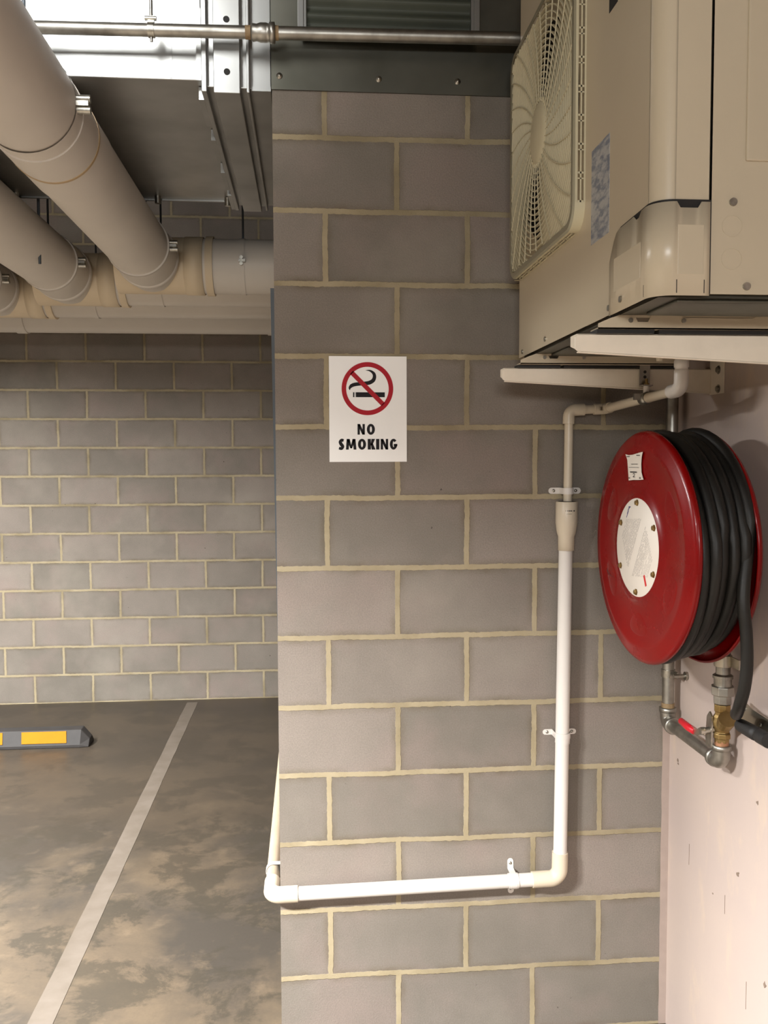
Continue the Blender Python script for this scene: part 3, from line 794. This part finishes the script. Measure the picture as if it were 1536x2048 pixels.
# text columns tilted as on the plate (unreadable hand-written record in two columns)
ca, sa = cos(1.05), sin(1.05)
def tline(uc, vc, ln_, w, seg=.004):
    s_ = -ln_ / 2
    while s_ < ln_ / 2:
        l_ = tr_.uniform(.3, 1) * seg * 1.6; e_ = min(s_ + l_, ln_ / 2)
        u0 = uc - ca * s_; v0 = vc + sa * s_; u1 = uc - ca * e_; v1 = vc + sa * e_
        if max(u0 ** 2 + v0 ** 2, u1 ** 2 + v1 ** 2) < .0118 and tr_.random() < .72: dash(tx, u0, v0, u1, v1, w)
        s_ = e_ + tr_.uniform(.2, .6) * seg
for col in (-1, 1):
    for row in range(13):
        o_ = col * (.016 + row * .0058)
        for part in (-1, 1):
            tline(o_ * sa * 1.0 + part * .0 , o_ * ca * 1.0, .15 - row * .008, .0011 if row < 6 else .0007, .004 if row < 6 else .006)
tx.build('handwriting', simple('grey_ink', (120, 112, 112), .6), ip)
t2 = MB(); 
for i in range(4): dash(t2, .062 - i * .004, .070 + i * .009, .050 - i * .004, .088 + i * .009 if i < 2 else .098, .003)
t2.build('blue_print', simple('blue_ink', (90, 84, 130), .6), ip)
t3 = MB(); dash(t3, -.044, -.063, -.056, -.088, .009); t3.build('red_stamp', M['red_ink'], ip)
for k in range(6):
    a = pi / 2 + k * pi / 3; c = lb + (uX * cos(a) + wX * sin(a)) * .110
    b = MB().lathe([(0, .006), (.0055, .006), (.0062, .0052), (.0062, .001), (.0088, .001), (.0088, 0)], c, nX, 6, False); b.build('bolt', M['brass'], fdisc)
tg = MB()
q = [(.080, .229), (.060, .2265), (.035, .2275), (-.002, .232), (-.022, .234), (-.016, .222), (-.014, .205), (-.016, .185), (-.022, .175), (-.028, .167), (.0, .1655), (.03, .165), (.058, .163), (.060, .175), (.064, .195), (.068, .215)]
tg.add([disc_pt(u_, v_, .0052) for u_, v_ in q], [tuple(range(len(q)))])
tgo = tg.build('service_tag', M['paper'], fdisc)
so = tgo.modifiers.new('thickness', 'SOLIDIFY'); so.thickness = .0004
tt_ = MB()
for v_, u0, u1, w in ((.223, .07, .052, .0022), (.2255, .012, -.008, .0022), (.204, .042, .004, .0016), (.196, .056, -.004, .001), (.1845, .048, .008, .003), (.1695, .056, .048, .003), (.1705, -.006, -.014, .004)):
    nn_ = max(3, int((u0 - u1) / .004)); 
    for i in range(nn_):
        a_ = u0 + (u1 - u0) * i / nn_; b_ = u0 + (u1 - u0) * (i + .75) / nn_; dash(tt_, a_, v_, b_, v_, w, .0062)
# the digit on the tag
tt_.build('printing', M['ink'], tgo); tt_ = MB()
dg = [(.031, .1795), (.026, .1815), (.021, .1795), (.022, .177), (.031, .1725), (.020, .1725)]
for a_, b_ in zip(dg[:-1], dg[1:]): dash(tt_, a_[0], a_[1], b_[0], b_[1], .0016, .0062)
tt_.build('number', M['ink'], tgo)
cut = MB(); dash(cut, .196, -.078, .180, -.089, .003, .0048); dash(cut, .180, -.089, .150, -.092, .0015, .0048)
cut.build('scratch', simple('dark_scratch', (84, 10, 12), .5), fdisc)
# hose: outer layer of loose turns, then the tail
HR = .0133
def hose_pt(d_, rad, ang, up=0): return RC - nX * d_ + uX * (rad * cos(ang)) + wX * (rad * sin(ang) + up)
pts = []
rn = random.Random(11)
turns = 5; dstart = .026; pitch = .0262
RAD = [.268, .272, .262, .262, .262, .262]; UP = [0, .0, .004, .010, .012, .012]
steps = 48
off = [[rn.uniform(-1, 1) for _ in range(4)] for _ in range(turns + 2)]
a_end = pi          # near side (towards the room, -Y) is angle pi
total = turns + .02
def lerp(Lst, t_): i = min(int(t_), len(Lst) - 2); return Lst[i] + (Lst[i + 1] - Lst[i]) * (t_ - i)
for i in range(-22, int(total * steps) + 1):
    t_ = i / steps; ang = pi + 2 * pi * (t_ - total)            # ends on the near side
    sink = .036 * min(1, max(0, -t_ / .3)); t_ = max(t_, 0); k = min(int(t_), turns); topw = max(0, sin(ang))
    rad = lerp(RAD, t_) - sink + .005 * sin(ang * 2 + k * 2.1) + topw ** 3 * (.010 * sin(k * 1.9 + .4))
    dd_ = dstart + pitch * min(t_, 4.6) * .93 + topw ** 2 * .008 * sin(k * 2.7 + 1)
    pts.append(hose_pt(dd_, rad, ang, lerp(UP, t_)))
end = pts[-1]
tail = [(.884, -.690, 1.41), (.890, -.694, 1.33), (.894, -.692, 1.26), (.893, -.684, 1.205), (.894, -.664, 1.165), (.908, -.625, 1.135), (.93, -.575, 1.115), (.952, -.53, 1.105)]
# smooth join: hose leaves downward at the near side
path = pts[:-1] + cat_rom([end] + [V(p) for p in tail], 8)
MB().tube(path, HR, 18).build('hose', M['hose'], hr)
und = MB()
up_ = []
for i in range(int(5.2 * 40)):
    t_ = i / 40; up_.append(hose_pt(.022 + .0235 * t_, .243, 2 * pi * t_ + 1.2))
und.tube(up_, HR, 12); und.build('hose_under_layer', M['hose'], hr)

# ------------------------------------------------------------------ galvanised water pipe
gp = thing('water_pipe', (.975, -.08, .95), 'galvanised water pipe coming down the wall corner and turning under the hose reel', 'pipe')
G = M['galv']; RG = .0168; gx = .972
MB().tube([(gx, -.08, 3.6), (gx, -.08, .99)], RG, 28).build('riser', G, gp)
cg1 = V((gx, -.08, .951)); cg2 = V((gx, -.418, .949))
MB().tube([cg1 + V((0, -.03, 0)), cg2 + V((0, .03, 0))], RG, 28).build('horizontal_pipe', G, gp)
def gelbow(c, p0, p1, nm='elbow'):
    a = (V(p0) - c).normalized(); b_ = (V(p1) - c).normalized()
    path = [c + a * .040, c + a * .030] + bend(p0, c, p1, .02, 8) + [c + b_ * .030, c + b_ * .040]
    n_ = len(path); m = MB().tube(path, [.0225, .0225] + [.0215] * (n_ - 4) + [.0225, .0225], 28); o = m.build(nm, G, gp)
    m = MB()
    for v_ in (a, b_): MB().tube([c + v_ * .030, c + v_ * .031, c + v_ * .043, c + v_ * .044], [.0215, .0242, .0242, .0215], 28).build('bead', G, o)
    return o
gelbow(cg1, (gx, -.08, 1.2), (gx, -.4, .951))
gelbow(cg2, (gx, -.1, .949), (gx, -.418, 1.2))
MB().tube([(gx, -.08, .995), (gx, -.08, 1.008)], RG + .0012, 28).build('thread_rust', M['rust'], gp)
MB().tube([(gx, -.418, .993), (gx, -.418, 1.004)], RG + .0005, 28).build('thread_rust', simple('copper_thread', (176, 128, 96), .5, .6), gp)
sp2 = MB().tube([(gx, -.08, 1.083), (gx, -.08, 1.105)], RG + .003, 28)
sp2.box((gx + .010, -.115, 1.086), (gx + .016, -.083, 1.102)).cyl((gx + .0, -.118, 1.094), (1.011, -.118, 1.094), .005, 10).cyl((1.004, -.118, 1.094), (1.0115, -.118, 1.094), .012, 16)
sp2.box((gx - .004, -.103, 1.084), (gx + .004, -.092, 1.104)); sp2.build('pipe_clamp', M['zinc'], gp)
# valve assembly
vy = -.418
va = thing('ball_valve', (gx, vy, 1.0), 'brass ball valve with red lever handle below the hose reel', 'valve')
vb = MB().lathe([(0, 0), (.0185, 0), (.0185, .010), (.0215, .011), (.0215, .022), (.0175, .026), (.0225, .040), (.0245, .052), (.0225, .064), (.0185, .070), (.0185, .078), (.0205, .079), (.0205, .096), (0, .096)], (gx, vy, 1.0), (0, 0, 1), 8, False)
vb.build('valve_body', M['brass'], va, bevel=.001)
vb2 = MB().lathe([(.019, 0), (.019, .016), (.021, .017), (.021, .030), (0, .030)], (gx - .002, vy - .016, 1.048), (-.1, -.72, .68), 20, False)
vb2.build('side_branch', M['brass'], va)
st = MB().cyl((gx - .018, vy + .008, 1.030), (gx - .044, vy + .010, 1.026), .008, 14).cyl((gx - .040, vy + .010, 1.026), (gx - .052, vy + .010, 1.026), .010, 6)
st.build('stem', M['zinc'], va)
hx = gx - .042
arm = MB()
hp_ = [V((hx, vy + .002, 1.026)), V((hx, vy + .022, 1.024)), V((hx, vy + .045, 1.012)), V((hx, vy + .080, 1.010))]
arm.strip([p + V((0, 0, .008)) for p in hp_], [p - V((0, 0, .008)) for p in hp_], (-.003, 0, 0))
han = arm.build('lever_arm', M['plate'], va)
gr = MB().tube([V((hx, vy + .064, 1.009)), V((hx, vy + .067, 1.009)), V((hx, vy + .10, 1.008)), V((hx - .001, vy + .145, 1.012)), V((hx - .001, vy + .150, 1.012))], [.006, .0095, .010, .0085, .004], 16)
gr.build('handle_grip', M['handle_red'], va)
# steel guard lug next to the valve
MB().prism([(-.016, 0), (.012, 0), (.016, .02), (.010, .075), (-.004, .09), (-.018, .08)], (gx - .024, vy + .016, .985), (0, 1, 0), (0, 0, 1), (-.004, 0, 0)).build('lug', M['zinc'], va)
un = thing('pipe_union', (gx, vy, 1.096), 'galvanised hexagonal union between the brass valve and the hose reel', 'pipe fitting')
MB().lathe([(0, 0), (.0205, 0), (.0225, .002), (.0225, .022), (0, .022)], (gx, vy, 1.097), (0, 0, 1), 8, False).build('lower_nut', M['galv'], un, bevel=.001)
MB().lathe([(0, 0), (.0265, 0), (.0285, .002), (.0285, .022), (.0265, .024), (0, .024)], (gx, vy, 1.119), (0, 0, 1), 8, False).build('union_nut', M['galv'], un, bevel=.001)
MB().lathe([(0, 0), (.0215, 0), (.0215, .018), (.0245, .019), (.0245, .026), (.0175, .030), (.0175, .05), (0, .05)], (gx, vy, 1.143), (0, 0, 1), 24, False).build('adaptor', M['galv'], un)
MB().tube([(gx, vy, 1.19), (gx, vy, 1.49)], .0175, 24).build('feed_pipe', M['galv'], un)
cl = MB().tube([(gx, vy, 1.192), (gx, vy, 1.220)], .0215, 28)
cl.box((gx + .012, vy - .05, 1.194), (gx + .017, vy - .012, 1.218)).box((gx + .012, vy - .058, 1.194), (1.0118, vy - .05, 1.218))
cl.build('pipe_clamp', M['plate'], un)

# ------------------------------------------------------------------ nozzle and its bracket
nz = thing('hose_nozzle', (.955, -.60, 1.08), 'black hose nozzle held beside the brass valve at the right edge', 'hose nozzle')
a = V((.952, -.548, 1.083)); b_ = V((.944, -.648, 1.090)); dn = (b_ - a).normalized()
MB().tube([a, a + dn * .004, a + dn * .01, b_ - dn * .012, b_ - dn * .002, b_], [.008, .014, .0155, .0165, .015, .011], 24).build('grip', M['rubber'], nz)
MB().tube([b_, b_ + dn * .010], .0105, 20).build('collar', M['zinc'], nz)
MB().tube([b_ + dn * .010, b_ + dn * .014, b_ + dn * .06], [.012, .0165, .0165], 24).build('nozzle_head', M['rubber'], nz)
gpl = thing('guide_plate', (.965, -.58, 1.10), 'bright plated steel corner plate with rivets beside the hose nozzle', 'steel plate')
MB().prism([(-.500, 1.132), (-.508, 1.080), (-.56, 1.072), (-.80, 1.095), (-.80, 1.145), (-.67, 1.118), (-.56, 1.122)], (.976, 0, 0), (0, 1, 0), (0, 0, 1), (.003, 0, 0)).build('plate', M['plate'], gpl)
MB().box((.978, -.72, 1.10), (1.0119, -.70, 1.12)).build('wall_stub', M['zinc'], gpl)
rv = MB()
for (y, z) in ((-.525, 1.113), (-.60, 1.098)): MB().lathe([(0, .004), (.003, .0035), (.005, 0)], (.976, y, z), (-1, 0, 0), 12).build('rivet', M['zinc'], gpl)

# ------------------------------------------------------------------ overhead: large drainage pipes
PZ, PR = 2.61, .125
MAIN = {'A': (1.75, -.755), 'B': (2.10, -1.215), 'C': (2.50, -1.68), 'D': (3.10, -4.9)}
labs = {'A': 'nearest of the four level grey drainage pipes under the ceiling', 'B': 'second nearest level grey drainage pipe, just behind the foremost one',
        'C': 'third level grey drainage pipe, between two others near the back wall', 'D': 'level grey drainage pipe closest to the back wall, lowest in view'}
def band(mb, c, ax, r_, w): c, ax = V(c), V(ax); mb.tube([c - ax * w / 2, c - ax * (w / 2 - .001), c + ax * (w / 2 - .001), c + ax * w / 2], [r_ - .004, r_, r_, r_ - .004], 48, False)
def hanger(parent, x, y, z, r_, ax='X'):
    m = MB(); u = V((1, 0, 0)) if ax == 'X' else V((0, 1, 0))
    m.tube([V((x, y, z)) - u * .012, V((x, y, z)) + u * .012], r_ + .003, 48, False)
    o = m.build('hanger_band', M['pipe'] if ax == 'X' else M['pipe'], parent)
    s_ = V((0, -1, 0)) if ax == 'X' else V((1, 0, 0))
    c = V((x, y, z)) + s_ * (r_ + .012)
    m = MB()
    for dz in (.014, -.014):
        m.cyl(c + V((0, 0, dz)) - s_ * .012 , c + V((0, 0, dz)) + s_ * .022, .010, 12) if ax != 'X' else m.cyl(c + V((0, 0, dz)), c + V((0, 0, dz)) + s_ * .012, .008, 12)
    m.box((c.x - .012, c.y - .012, c.z - .006), (c.x + .018, c.y + .012, c.z + .006)); m.build('band_bolt', M['zinc'], o)
    MB().cyl((x, y, z + r_), (x, y, 3.62), .005, 8).build('hanger_rod', M['steelpaint'], o)
for k, (y, x0) in MAIN.items():
    t_ = thing('drainage_pipe', (x0, y, PZ - PR), labs[k], 'pipe', 'level drainage pipes under the ceiling')
    MB().tube([(x0, y, PZ), (-.147, y, PZ)], PR, 56).build('pipe', M['pipe'], t_)
    c = MB()
    if k != 'D':
        cx_ = x0 + .19
        band(c, (cx_, y, PZ), (1, 0, 0), PR + .007, .085)
        c.tube([(x0 - .16, y, PZ), (cx_, y, PZ)], PR + .0035, 56)
        c.build('coupling', M['coupling'], t_)
        cc = MB(); cc.tube([(cx_ + .055, y, PZ), (cx_ + .088, y, PZ)], PR + .010, 56); cc.build('socket', M['coupling'], t_)
    else:
        cc = MB(); 
        for xx in (-1.76, -.26): MB().tube([(xx - .03, y, PZ), (xx + .03, y, PZ)], PR + .006, 56).build('socket', M['pipe'], t_)
    if k == 'A': hanger(t_, -.345, y, PZ, PR)
    if k == 'B': hanger(t_, -.775, y, PZ, PR)
    if k == 'C': hanger(t_, -1.185, y, PZ, PR)
blabs = {'A': 'largest grey pipe crossing the top left corner towards the camera', 'B': 'grey overhead pipe left of the largest one, meeting the second level pipe', 'C': 'grey overhead pipe at the left edge, half hidden behind the others'}
for k in 'ABC':
    y, x0 = MAIN[k]
    t_ = thing('branch_pipe', (x0, y - .3, PZ - PR), blabs[k], 'pipe', 'grey overhead pipes running away from the camera')
    MB().tube([(x0, -3.8, PZ + .005), (x0, y - .05, PZ)], PR, 64).build('pipe', M['pipe'], t_)
    MB().tube([(x0, y - .42, PZ), (x0, y - .175, PZ), (x0, y - .17, PZ), (x0, y - .05, PZ)], [PR + .007, PR + .007, PR + .004, PR + .004], 64).build('socket', M['pipe'], t_)
    MB().tube([(x0, y - .20, PZ), (x0, y - .196, PZ), (x0, y - .165, PZ), (x0, y - .16, PZ)], [PR + .007, PR + .012, PR + .012, PR + .007], 64).build('socket_lip', M['pipe'], t_)
    hanger(t_, x0, y - .40, PZ, PR + .005, 'Y')
    if k == 'A':
        for yb_ in (-.16,): hanger(t_, x0, yb_, PZ, PR, 'Y')
        m = MB(); m.tube([(x0, -.10, PZ), (x0, .265, PZ)], PR + .003, 64); m.build('coupling', M['pipe'], t_)
        m = MB(); m.tube([(x0, .068, PZ), (x0, .080, PZ)], PR + .0045, 64); m.build('glue_line', simple('glue_line', (176, 150, 112), .5), t_)

# ------------------------------------------------------------------ duct
du = thing('steel_duct', (-1.5, .57, 2.74), 'wide galvanised steel air duct under the ceiling above the pillar', 'duct')
dz = 2.744
MB().box((-4.6, 0, dz), (-.335, 1.14, 3.28)).build('duct_body', M['duct'], du, bevel=.003)
MB().box((-.205, .001, 2.726), (-.1465, 1.14, 3.28)).build('duct_end', M['duct'], du, bevel=.002)
# transverse joint: hat shaped channel wrapped round the duct
ch = MB()
for (xa, xb, h) in ((-.333, -.318, .030), (-.322, -.298, .010), (-.300, -.228, .034), (-.231, -.205, .012), (-.212, -.203, .030)):
    ch.box((xa, -h + .006, 2.736 - h), (xb, 1.145, 3.3))
ch.build('joint_channel', M['duct'], du, bevel=.0025)
cl = MB()
for y0 in (.04, .36, .68, .95): MB().box((-.347, y0, 2.708), (-.331, y0 + .20 if y0 < .9 else 1.14, 2.742)).build('cleat', M['duct'], du)
MB().box((-.347, -.012, 2.74), (-.331, 0, 2.93)).build('cleat', M['duct'], du)
MB().box((-4.6, 1.14, 2.738), (-.335, 1.150, 2.79)).build('edge_angle', M['duct'], du)
hl = MB()
for z in (2.758, 2.896): MB().cyl((-.2635, -.027, z), (-.2635, -.0295, z), .0085, 20).build('bolt_hole', M['dark'], du)
sm_ = MB()
for x in (-.42, -.955, -2.0): MB().box((x, -.0022, dz + .004), (x + .007, .001, 3.27)).build('seam', M['duct'], du)
MB().box((-.2, -.004, 2.719), (-.147, .004, 2.731)).build('edge_lip', M['duct'], du)
bo = MB()
for (x, z) in ((-1.17, 2.735), (-.63, 2.735), (-.36, 2.73)): MB().cyl((x, 1.10, z + .012), (x, 1.10, z - .02), .012, 8).build('bolt', M['zinc'], du)
rods = MB()
rdo = []
for (x, y) in ((-1.12, 1.22), (-.70, 1.22)):
    MB().cyl((x, y, 2.5 if x < -1 else 2.55), (x, y, 3.62), .006, 8).build('hanger_rod', M['steelpaint'], du)
# steel flashing above the block wall
fl = thing('steel_flashing', (.43, -.003, 2.722), 'dark galvanised steel sheet screwed on above the block wall', 'steel sheet')
MB().box((-.1455, -.006, 2.7245), (1.0115, -.001, 3.62)).build('sheet', M['ductdark'], fl)
for x in (-.123, .150, .371, .62, .86):
    MB().lathe([(0, .006), (.0035, .0055), (.0055, .002), (.0085, .002), (.0085, 0)], (x, -.006, 2.7605), (0, -1, 0), 12).build('screw', M['zinc'], fl)
bx = thing('duct_opening', (.175, -.05, 2.85), 'flanged rectangular duct opening with ribbed grey-green lining above the wall', 'duct opening')
fm = MB()
xa, xb, za, zb = -.060, .415, 2.872, 3.30
fm.box((xa, -.036, za), (xa + .012, -.007, zb)).box((xb - .012, -.036, za), (xb, -.007, zb)).box((xa, -.036, za), (xb, -.007, za + .010)).box((xa, -.036, zb - .01), (xb, -.007, zb))
fm.box((xa - .012, -.039, za - .016), (xb + .012, -.034, za + .004)).box((xa - .012, -.039, za), (xa + .004, -.034, zb)).box((xb - .004, -.039, za), (xb + .012, -.034, zb))
fm.build('flange_frame', M['duct'], bx, bevel=.001)
cr = MB(); m = 60; P0 = []; 
zz0, zz1 = za + .012, zb - .012
A_ = []; B_ = []
for i in range(m * 2 + 1):
    z = zz0 + (zz1 - zz0) * i / (m * 2); y = -.020 + .007 * sin(i / (m * 2) * 2 * pi * 9)
    A_.append(V((xa + .012, y, z))); B_.append(V((xb - .012, y, z)))
cr.strip(A_, B_, (0, .003, 0)); cr.build('ribbed_panel', M['greenpanel'], bx)
bb = MB()
for (x, z) in ((xa - .002, za - .004), (xb + .004, za - .002), (xa - .003, za + .10)): MB().cyl((x, -.037, z), (x, -.045, z), .007, 8).build('bolt', M['zinc'], bx)

# ------------------------------------------------------------------ sprinkler pipe
sk = thing('sprinkler_pipe', (-.2, -.095, 2.85), 'thin galvanised pipe crossing level below the ceiling in front of the steel duct', 'pipe')
py = -.075
def sz(x): return 2.836 + (x + .69) * .0125
def skp(x): return V((x, py, sz(x)))
MB().tube([skp(-3.2), skp(-.20)], .0165, 28).build('pipe', M['galv'], sk, label='left length of the pipe')
MB().tube([skp(-.14), V((.70, py, sz(.70)))], .0172, 28).build('pipe', M['galv'], sk, label='right length of the pipe')
MB().tube([skp(-.195), skp(-.19), skp(-.18), skp(-.17), skp(-.155), skp(-.147), skp(-.146), skp(-.132), skp(-.131)], [.018, .0225, .021, .0245, .0245, .0225, .0265, .0265, .018], 32).build('coupling', M['galv'], sk)
MB().tube([skp(-.210), skp(-.196)], .0174, 28).build('thread_tape', M['rust'], sk)
MB().tube([skp(-.131), skp(-.122)], .0184, 28).build('thread_rust', M['rust'], sk)
hc = skp(-.455)
h = MB().tube([hc - V((.008, 0, 0)), hc + V((.008, 0, 0))], .0195, 28)
h.box((hc.x - .008, hc.y - .006, hc.z + .016), (hc.x + .008, hc.y + .006, hc.z + .034)).cyl(hc + V((0, 0, -.03)), hc + V((0, 0, -.018)), .004, 8)
h.cyl(hc + V((-.016, -.004, .028)), hc + V((.014, -.004, .028)), .006, 8)
h.build('pipe_ring', M['zinc'], sk)
MB().cyl(hc + V((0, 0, .03)), (hc.x, hc.y, 3.62), .0045, 8).build('hanger_rod', M['zinc'], sk)

# ------------------------------------------------------------------ lights
def area(name, loc, size, power, rot=(0, 0, 0), col=(.98, .99, .98), spread=pi):
    l = bpy.data.lights.new(name, 'AREA'); l.shape = 'RECTANGLE'; l.size, l.size_y = size; l.energy = power; l.color = col; l.spread = spread
    o = bpy.data.objects.new(name, l); COL.objects.link(o); o.location = loc; o.rotation_euler = rot; return o
area('ceiling_lamp', (-1.75, -2.3, 2.65), (1.3, .25), 1360, spread=math.radians(153))
area('fill_light_back_wall', (-2.9, 1.0, 2.70), (.3, 1.6), 480, spread=math.radians(166))  # unseen fill added to brighten the back wall
area('fill_light_duct', (-1.05, -1.3, 3.40), (1.0, .7), 15, rot=(math.radians(80), 0, 0), spread=math.radians(72))  # added light aimed at the duct front to give its glare
area('fill_light_rear', (-.5, -4.3, 2.3), (1.2, .3), 48, rot=(math.radians(75), 0, math.radians(-8)))  # added fill behind the camera for the unit, brackets and sign
w = bpy.data.worlds.new('world'); S.world = w; w.use_nodes = True
w.node_tree.nodes['Background'].inputs[0].default_value = (1, .93, .84, 1); w.node_tree.nodes['Background'].inputs[1].default_value = .3

# ------------------------------------------------------------------ camera
cam = bpy.data.cameras.new('camera'); co = bpy.data.objects.new('camera', cam); COL.objects.link(co)
yaw, pitch, roll = -.0850829, -.0575255, -.0035961
def Rm(y, p, r_):
    cy, sy, cp, sp_2, cr_, sr = cos(y), sin(y), cos(p), sin(p), cos(r_), sin(r_)
    Rz = Matrix(((cy, sy, 0), (-sy, cy, 0), (0, 0, 1))); Rx = Matrix(((1, 0, 0), (0, cp, sp_2), (0, -sp_2, cp))); Ry = Matrix(((cr_, 0, sr), (0, 1, 0), (-sr, 0, cr_)))
    return Ry @ Rx @ Rz
R_ = Rm(yaw, pitch, roll)          # rows: right, forward, up
right, fwd, up = V(R_[0]), V(R_[1]), V(R_[2])
mw = Matrix((( right.x, up.x, -fwd.x, -.0567577), (right.y, up.y, -fwd.y, -2.554727), (right.z, up.z, -fwd.z, 1.707091), (0, 0, 0, 1)))
co.matrix_world = mw
cam.sensor_fit = 'VERTICAL'; cam.sensor_height = 32; cam.lens = 1800 / 2048 * 32; cam.clip_start = .02
S.camera = co
S.view_settings.view_transform = 'Standard'; S.view_settings.look = 'None'; S.view_settings.gamma = 1
S.view_settings.use_curve_mapping = False; S.view_settings.exposure = 0
